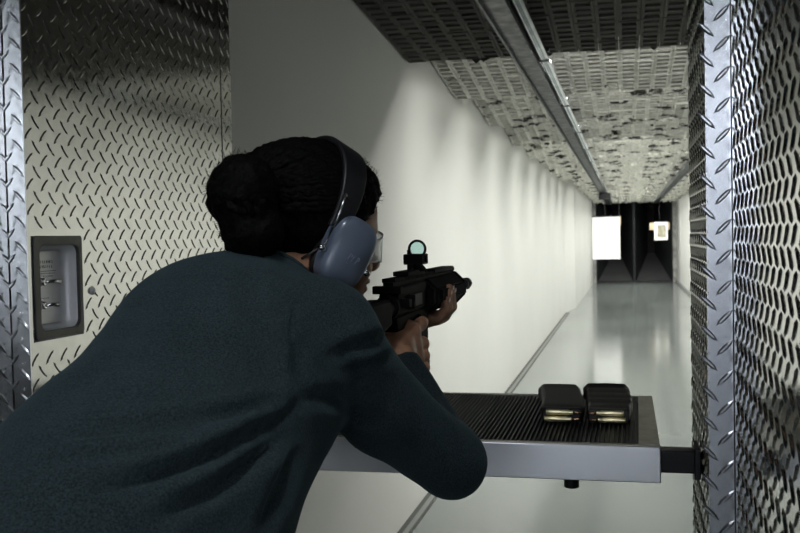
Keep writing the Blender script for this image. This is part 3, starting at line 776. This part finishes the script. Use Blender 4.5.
# trousers and shoes
def trouser_fn(P):
    d = rc(P, PELV, (HIPR+HIPL)/2, .150, .14)
    for a, b, ra, rb, k in ((PELV, HIPR, .13, .105, .04), (PELV, HIPL, .13, .105, .04), (HIPR, KNR, .102, .072, .02), (KNR, ANR, .072, .062, .01), (HIPL, KNL, .102, .072, .02), (KNL, ANL, .072, .062, .01)):
        d = smin(d, rc(P, a, b, ra, rb), k)
    d = smax(d, .055-P[:, 2], .004)
    return d+.002*fbm(P, 16, 9)
tv = nets(trouser_fn, (-.93, .25, .03), (-.28, 1.1, 1.20), .012)
np_mesh('trousers', [tv], M_pants, person)
for an, dx in ((ANR, .02), (ANL, 0)):
    def sf_(P, an=an, dx=dx):
        g = np.array([an[0], an[1], .045])
        d = rc(P, g+np.array([0, -.04, 0]), g+np.array([dx, .17, -.008]), .044, .036)
        d = smin(d, rc(P, g, g+np.array([0, 0, .045]), .045, .042), .02)
        return smax(d, -(P[:, 2]-.002), .004)
    v = nets(sf_, (an[0]-.1, an[1]-.12, -.01), (an[0]+.12, an[1]+.25, .16), .006)
    np_mesh('shoe', [v], M_shoe, person)
# ---- hair: dense cap, twisted locks drawn back, and a bun
BUN = W(-.462, 1.105, .063)
def hair_fn(P):
    L = (P-HEAD)@HR
    d = el(L, (0, .000, .048), (.088, .120, .092))
    d = smax(d, (L[:, 1]-.105)-(L[:, 2]-.02)*.25, .02)          # hairline at the front
    d = smax(d, (-.035-L[:, 2])-np.clip(-L[:, 1]-.02, 0, 1)*1.0, .02)
    d = smax(d, L[:, 1]*.9-L[:, 2]-.005, .015)
    d = smin(d, el(L, (0, -.075, -.03), (.058, .040, .055)), .03)
    b = el(P, BUN, (.044, .046, .046)); b = smin(b, el(P, BUN+np.array([.012, .0, -.050]), (.040, .036, .036)), .02)
    d = smin(d, b, .035)
    Q = P*1.0
    d += .0030*np.sin(Q[:, 0]*260+3*np.sin(Q[:, 2]*90))*np.sin(Q[:, 1]*240+2*np.sin(Q[:, 0]*110))*np.sin(Q[:, 2]*230)+.0022*fbm(P, 60, 5)
    return d
hv2 = nets(hair_fn, tuple(HEAD-np.array([.2, .26, .14])), tuple(HEAD+np.array([.16, .16, .18])), .0045)
np_mesh('hair', [hv2], M_hair, person)
lk = MB(); R_ = random.Random(4)
for k in range(46):
    a = -1.45+2.9*k/45
    st = hd(.078*math.sin(a), .055+.015*math.cos(a*2), .052+.075*math.cos(a)*.9)
    mid = hd(.086*math.sin(a), -.02, .050+.092*math.cos(a)); md2 = hd(.070*math.sin(a), -.085, .040+.065*math.cos(a))
    en = BUN+np.array([R_.uniform(-.02, .02), .03, R_.uniform(-.02, .03)])
    P0 = [st, mid, md2, en]; pts = []; rs = []
    for i in range(25):
        t = i/24; b = [(1-t)**3, 3*t*(1-t)**2, 3*t*t*(1-t), t**3]
        p = sum(P0[j]*b[j] for j in range(4)); L = HR.T@(p-HEAD)
        q = L-np.array([0, -.008, .049]); nn = np.linalg.norm(q/np.array([.088, .113, .093]))
        if t < .8: L = np.array([0, -.008, .049])+q/nn*1.0
        p = HEAD+HR@L; pts.append(p); rs.append(.0060+.0020*math.sin(i*2.1+k))
    lk.tube(pts, rs, 6)
for k in range(26):                       # coils of the bun
    ph = R_.uniform(0, 6.28); th = R_.uniform(-1.2, 1.2); r = .036
    axv = Vector((R_.uniform(-1, 1), R_.uniform(-1, 1), R_.uniform(-1, 1))).normalized(); u = axv.orthogonal().normalized(); v = axv.cross(u)
    o = axv*R_.uniform(-.02, .02)
    pts = [Vector(BUN)+Vector((0, 0, -.012))+o+(u*math.cos(ph+t*.28)+v*math.sin(ph+t*.28))*(r+.003*math.sin(t*1.7)) for t in range(12)]
    lk.tube(pts, [.0062+.0012*math.sin(i*2+k) for i in range(12)], 6)
lk.build('twisted_locks', M_hair, person, smooth=True)
fz = MB(); H3 = hv2[0]; cen = HEAD+np.array([0, -.03, .03])
for k in range(5200):
    p = H3[R_.randrange(len(H3))]; nn = p-(BUN if np.linalg.norm(p-BUN) < .06 else cen); nn = nn/np.linalg.norm(nn)
    tv_ = np.array([R_.gauss(0, 1) for _ in range(3)])*.55; d1 = _n(nn+tv_); d2 = _n(nn+tv_*2.2); l = R_.uniform(.004, .013)
    s_ = _n(np.cross(d1, [R_.random(), R_.random(), R_.random()]))*.00026
    a = p; b = p+d1*l*.5; c = b+d2*l*.5
    fz.add([a-s_, a+s_, b+s_, b-s_, c], [(0, 1, 2, 3), (3, 2, 4)])
fo = fz.build('flyaway_hair', M_hair, person); fo['kind'] = 'stuff'

# ------------------------------------------------------------------ earmuffs
em = thing('earmuffs', 'blue-grey ear defenders with a black headband, worn by the person in the teal sweater', 'earmuffs', tuple(HEAD))
FWD = math.radians(27)                     # headband leans forward
EY = HY*math.cos(FWD)-HZ*math.sin(FWD); EZ = HY*math.sin(FWD)+HZ*math.cos(FWD)   # cup axes
def cup_fn(s):
    c0 = hd(s*.098, .004, -.003)
    def fn(P):
        q = P-c0; x = (q@HX)*s; y = q@EY; z = q@EZ
        w_ = .0345-.10*np.clip(-z-.0, -.05, .05)*0
        # rounded-box profile, bulging outwards
        yy = np.abs(y)/(.0345+.06*z); zz = np.abs(z)/np.where(z > 0, .053, .0465)
        rr = (yy**3.0+zz**3.0)**(1/3.)
        d = (rr-1)*.034
        top = x-(.022-.010*rr**2)
        return smax(smax(d, top, .010), -(x+.014), .003)
    return fn, c0
for s in (1, -1):
    fn, c0 = cup_fn(s)
    v, f = nets(fn, c0-.07, c0+.07, .0022); cupo = np_mesh('ear_cup', [(v, f)], M_cup, em)
    cu = MB(); cc = c0-HX*s*.021
    vs = []
    N_ = 30
    for i in range(N_):
        a = 2*math.pi*i/N_
        ca_ = np.sign(math.cos(a))*abs(math.cos(a))**.75; sa_ = np.sign(math.sin(a))*abs(math.sin(a))**.75
        for j in range(8):
            b = 2*math.pi*j/8; rr = .80+.20*math.cos(b)
            vs.append(cc+EY*ca_*.035*rr+EZ*sa_*.047*rr+HX*s*.010*math.sin(b))
    cu.add(vs, [(i*8+j, i*8+(j+1) % 8, ((i+1) % N_)*8+(j+1) % 8, ((i+1) % N_)*8+j) for i in range(N_) for j in range(8)])
    cu.build('ear_cushion', M_band, em, smooth=True)
    # wire yoke fore and aft of the cup, with a pivot
    for sgn in (-1, 1):
        a = c0+EY*.037*sgn-EZ*.006+HX*s*.004; b = c0+EY*.032*sgn+EZ*.034+HX*s*.002; c = hd(s*.094, 0, .0)+EZ*(.066 if sgn < 0 else .05)+EY*sgn*.024
        pts_ = [a, b, c] if sgn > 0 or s < 0 else [a, W(-.356, 1.158, .028), W(-.3455, 1.160, .058), c]
        MB().tube(pts_, .0015, 8).build('wire_arm', M_steel, em, smooth=True)
        pv = MB(); pv.lathe(tuple(a), tuple(EY*sgn), [(-.004, .004), (.004, .0045), (.007, .003)], 12); pv.build('pivot', M_steel, em, smooth=True)
# worn pale print on the visible cup
fn, c0 = cup_fn(1)
pk = MB()
def onc(y, z, l=0):
    lo_, hi_ = 0., .05
    p = None
    for _ in range(24):
        m_ = (lo_+hi_)/2; p = c0+EY*y+EZ*z+HX*m_
        if fn(p[None])[0] < 0: lo_ = m_
        else: hi_ = m_
    return p+HX*.0003
def stroke(pts, w_=.0005):
    P_ = [onc(*q) for q in pts]; pk.tube(P_, w_, 5)
for k, y in enumerate((-.008, -.002, .005)):
    stroke([(y, -.005), (y+.001, 0), (y+.0015, .004)]); 
    if k != 1: stroke([(y+.0015, .004), (y+.0045, .003), (y+.004, .0), (y+.001, 0)])
    else: stroke([(y+.001, 0), (y+.004, .0035)])
stroke([(-.008, -.009), (-.004, -.0095)], .0004)
M_pr = mat('worn_pale_print', (.20, .22, .27), .4)
pk.build('worn_print', M_pr, em)
# headband
hb = MB(); n = 31; vs = []
for i in range(n):
    a = math.radians(-98+196*i/(n-1))
    r1 = .098 if abs(a) > .2 else .098
    cc = hd(0, -.004, .046)
    o = HX*math.sin(a)*.0985+EZ*math.cos(a)*.1045
    nrm = _n(HX*math.sin(a)+EZ*math.cos(a)); wd = .015+.009*max(0, math.cos(a))
    for dy, dn in ((-wd, 0), (-wd*.9, .004), (wd*.9, .004), (wd, 0), (wd*.9, -.004), (-wd*.9, -.004)):
        vs.append(cc+o+EY*dy+nrm*dn)
fs = [(i*6+j, i*6+(j+1) % 6, (i+1)*6+(j+1) % 6, (i+1)*6+j) for i in range(n-1) for j in range(6)]+[tuple(range(6)), tuple((n-1)*6+j for j in range(6))]
hb.add(vs, fs); hb.build('headband', M_band, em, bevel=.0015, smooth=True)
# ------------------------------------------------------------------ safety glasses
M_lens = mat('clear_lens', (.92, .94, .94), .04, trans=.7, spec=.8)
M_lens.node_tree.nodes['Principled BSDF'].inputs['IOR'].default_value = 1.1
sg_ = thing('safety_glasses', 'clear wraparound safety glasses on the face of the aiming person', 'glasses', tuple(hd(0, .1, 0)))
ln = MB(); vs = []; nn_ = 24; hh_ = 8
for t in (0, .0018):
    for j in range(hh_+1):
        for i in range(nn_+1):
            a = math.radians(-80+160*i/nn_); v_ = -1+2*j/hh_
            edge = 1-.35*abs(math.sin(a))**3
            vs.append(hd((.078+t)*math.sin(a), .036+(.074+t)*math.cos(a), -.002+v_*.021*edge-(.006*(1-v_)*math.exp(-(a/.18)**2))*-1))
k = (nn_+1)*(hh_+1); q = lambda i, j, s=0: s*k+j*(nn_+1)+i
fs = [(q(i, j), q(i+1, j), q(i+1, j+1), q(i, j+1)) for i in range(nn_) for j in range(hh_)]+[(q(i, j, 1), q(i, j+1, 1), q(i+1, j+1, 1), q(i+1, j, 1)) for i in range(nn_) for j in range(hh_)]
fs += [(q(i, 0), q(i, 0, 1), q(i+1, 0, 1), q(i+1, 0)) for i in range(nn_)]+[(q(i, hh_), q(i+1, hh_), q(i+1, hh_, 1), q(i, hh_, 1)) for i in range(nn_)]
fs += [(q(0, j), q(0, j+1), q(0, j+1, 1), q(0, j, 1)) for j in range(hh_)]+[(q(nn_, j), q(nn_, j, 1), q(nn_, j+1, 1), q(nn_, j+1)) for j in range(hh_)]
ln.add(vs, fs); ln.build('lens', M_lens, sg_, smooth=True)
for s in (-1, 1):
    MB().tube([hd(s*.0785, .050, .004), hd(s*.081, .02, .004), hd(s*.082, -.03, .004), hd(s*.078, -.05, -.008)], [.0035, .003, .0022, .0018], 8).build('temple', M_band, sg_, smooth=True)
    rg = MB()
    for j in range(3): rg.box(-.002, .002, -.002, .002, -.005, .005, Matrix(HR.tolist()), tuple(hd(s*.0795, .046-.006*j, .002)))
    rg.build('hinge_rib', M_band, sg_, bevel=.0008)

# ------------------------------------------------------------------ rifle
gz = -.103                     # bore height, camera level
def G(y, z): return (GX, y, H+z)
rf = thing('rifle', 'black carbine with a red dot sight, held at the shoulder and pointed down the lane', 'rifle', (GX, 1.5, H+gz))
def gbox(name, w, y0, y1, z0, z1, m=M_gun, bev=.002, dx=0, parent=None):
    return MB().box(GX+dx-w/2, GX+dx+w/2, y0, y1, H+z0, H+z1).build(name, m, parent or rf, bevel=bev)
def gprism(name, poly, w, m=M_gun, bev=.0015, dx=0, parent=None):
    return MB().prism([(y, H+z) for y, z in poly], 'x', GX+dx-w/2, GX+dx+w/2).build(name, m, parent or rf, bevel=bev)
gprism('upper_receiver', [(1.386, -.086), (1.386, -.118), (1.60, -.118), (1.60, -.078), (1.595, -.072), (1.40, -.072)], .030, bev=.004)
gprism('lower_receiver', [(1.386, -.118), (1.395, -.142), (1.50, -.143), (1.515, -.150), (1.555, -.150), (1.56, -.172), (1.622, -.176), (1.622, -.118)], .024, bev=.003)
# rail with cross slots
rl = MB(); y = 1.392
rl.box(GX-.008, GX+.008, 1.388, 1.90, H-.073, H-.066)
while y < 1.895:
    rl.box(GX-.0106, GX+.0106, y, y+.0052, H-.0665, H-.0605); y += .010
rl.build('top_rail', M_gun, rf)
gbox('charging_handle', .044, 1.376, 1.392, -.083, -.071, bev=.0015)
gprism('forward_assist', [(1.415, -.106), (1.435, -.110), (1.435, -.094), (1.415, -.092)], .012, dx=.020)
gprism('ejection_port_cover', [(1.47, -.110), (1.555, -.110), (1.555, -.090), (1.47, -.090)], .003, m=M_gung, dx=.0155)
gprism('shell_deflector', [(1.445, -.108), (1.462, -.112), (1.462, -.088)], .014, dx=.019)
MB().tube([G(1.390, -.103), G(1.23, -.107)], .0150, 16).build('buffer_tube', M_gun, rf, smooth=True)
MB().lathe(G(1.386, -.103), (0, -1, 0), [(0, .019), (.010, .019), (.011, .016), (.018, .016)], 20).build('castle_nut', M_gun, rf, smooth=False, bevel=.0005)
gprism('stock', [(1.335, -.088), (1.345, -.126), (1.29, -.135), (1.20, -.195), (1.178, -.198), (1.172, -.085)], .036, bev=.006)
gprism('butt_pad', [(1.178, -.197), (1.166, -.195), (1.160, -.088), (1.172, -.086)], .034, m=M_band, bev=.003)
# pistol grip, trigger, guard
gprism('pistol_grip', [(1.470, -.141), (1.505, -.143), (1.494, -.180), (1.482, -.228), (1.444, -.226), (1.460, -.175)], .026, m=M_gung, bev=.006)
MB().tube([G(1.500, -.146), G(1.505, -.170), G(1.535, -.175), G(1.558, -.168)], .0032, 8, flat=2).build('trigger_guard', M_gun, rf, smooth=True)
MB().tube([G(1.527, -.143), G(1.530, -.154), G(1.536, -.163)], [.003, .0028, .002], 8).build('trigger', M_gun, rf, smooth=True)
# fitted magazine, curved forward
mg = MB(); rows = []
for i in range(10):
    s = i/9; z = -.165-.150*s; yc = 1.592+.035*s*s
    e = .0015 if i in (3, 5, 7) else 0
    rows.append([(GX-.0115-e, yc-.030-e, H+z), (GX+.0115+e, yc-.030-e, H+z), (GX+.0115+e, yc+.030+e, H+z), (GX-.0115-e, yc+.030+e, H+z)])
mg.add([p for r in rows for p in r], [(i*4+j, i*4+(j+1) % 4, (i+1)*4+(j+1) % 4, (i+1)*4+j) for i in range(9) for j in range(4)]+[(0, 1, 2, 3), (36, 37, 38, 39)])
mgo = mg.build('magazine', M_gung, rf, bevel=.003)
MB().box(GX-.015, GX+.015, 1.594, 1.664, H-.325, H-.313).build('floor_plate', M_gun, mgo, bevel=.003)
MB().box(GX+.012, GX+.018, 1.535, 1.546, H-.136, H-.126).build('magazine_catch', M_gun, rf, bevel=.001)
# handguard: eight-sided tube with side rails
def octo(y0, y1, r, name, m=M_gun):
    P = [(GX+r*math.cos(math.pi/8+k*math.pi/4), H+gz+.002+r*math.sin(math.pi/8+k*math.pi/4)) for k in range(8)]
    return MB().prism([(a, b) for a, b in P], 'y', y0, y1).build(name, m, rf, bevel=.0015)
octo(1.622, 1.890, .0325, 'handguard'); octo(1.602, 1.624, .029, 'barrel_nut'); octo(1.888, 1.900, .0355, 'handguard_cap')
for sx in (-1, 1):
    r_ = MB(); y = 1.64
    while y < 1.885:
        r_.box(GX+sx*.030-.003, GX+sx*.030+.006*(sx > 0)-.003*(sx < 0), y, y+.0055, H+gz-.008, H+gz+.012); y += .011
    r_.build('side_rail', M_gun, rf)
MB().tube([G(1.89, gz), G(2.06, gz)], .0095, 16).build('barrel', M_gun, rf, smooth=True)
gprism('front_sight_block', [(1.905, -.112), (1.94, -.112), (1.935, -.078), (1.912, -.078)], .020)
mz = MB(); mz.lathe(G(2.055, gz), (0, 1, 0), [(0, .0115), (.004, .0125), (.018, .0125), (.019, .0105), (.024, .0105), (.025, .0128), (.052, .0128), (.056, .0115)], 20)
mzo = mz.build('muzzle_brake', M_gung, rf, bevel=.0006)
pr_ = MB()
for k in range(6):
    a = k*math.pi/3; pr_.tube([(GX+.0118*math.cos(a), 2.083, H+gz+.0118*math.sin(a)), (GX+.0118*math.cos(a), 2.104, H+gz+.0118*math.sin(a))], .0022, 6)
pr_.build('port', M_black, mzo)
MB().lathe((GX+.004, 1.83, H-.132), (.1, 0, -1), [(0, .003), (.013, .003), (.014, .0055), (.019, .0062), (.023, .0045)], 12).build('sling_stud', M_steel, rf, smooth=False, bevel=.0005)
gbox('rail_cover', .024, 1.69, 1.885, -.0645, -.0565, bev=.002)
# ------------------------------------------------------------------ red dot sight
rd = thing('red_dot_sight', 'small black red dot sight with a pale round window, on top of the rifle', 'sight', (GX, 1.60, H-.06))
MB().box(GX-.0125, GX+.0125, 1.470, 1.600, H-.0600, H-.0525).build('mount_base', M_gun, rd, bevel=.0012)
MB().box(GX-.0065, GX+.0050, 1.545, 1.600, H-.0530, H-.043).build('riser', M_gun, rd, bevel=.001)
MB().prism([(GX+.008, H-.053), (GX+.013, H-.0560), (GX+.022, H-.055), (GX+.012, H-.043), (GX+.006, H-.043)], 'y', 1.555, 1.580).build('clamp_lever', M_gun, rd, bevel=.001)
MB().box(GX-.0165, GX+.0165, 1.560, 1.610, H-.0445, H-.0265).build('sight_body', M_gun, rd, bevel=.002)
MB().lathe((GX+.0165, 1.585, H-.035), (1, 0, 0), [(0, .006), (.003, .006), (.0035, .005)], 14).build('adjustment_knob', M_gun, rd, bevel=.0004)
rc_ = MB(); rc_.ring((GX, 1.598, H-.0185), (0, 1, 0), .0142, .0022, 30, 8, 2.5); rc_.build('window_hood', M_gun, rd, smooth=True)
M_glass = mat('coated_glass', (.66, .95, .93), .03, trans=.9, spec=.6); M_glass.node_tree.nodes['Principled BSDF'].inputs['IOR'].default_value = 1.02
MB().lathe((GX, 1.5975, H-.0185), (0, 1, 0), [(0, .0136), (.001, .0136)], 30).build('lens', M_glass, rd)
MB().tube([(GX-.0155, 1.598, H-.028), (GX-.0155, 1.598, H-.020)], .0026, 8).build('hood_leg', M_gun, rd)
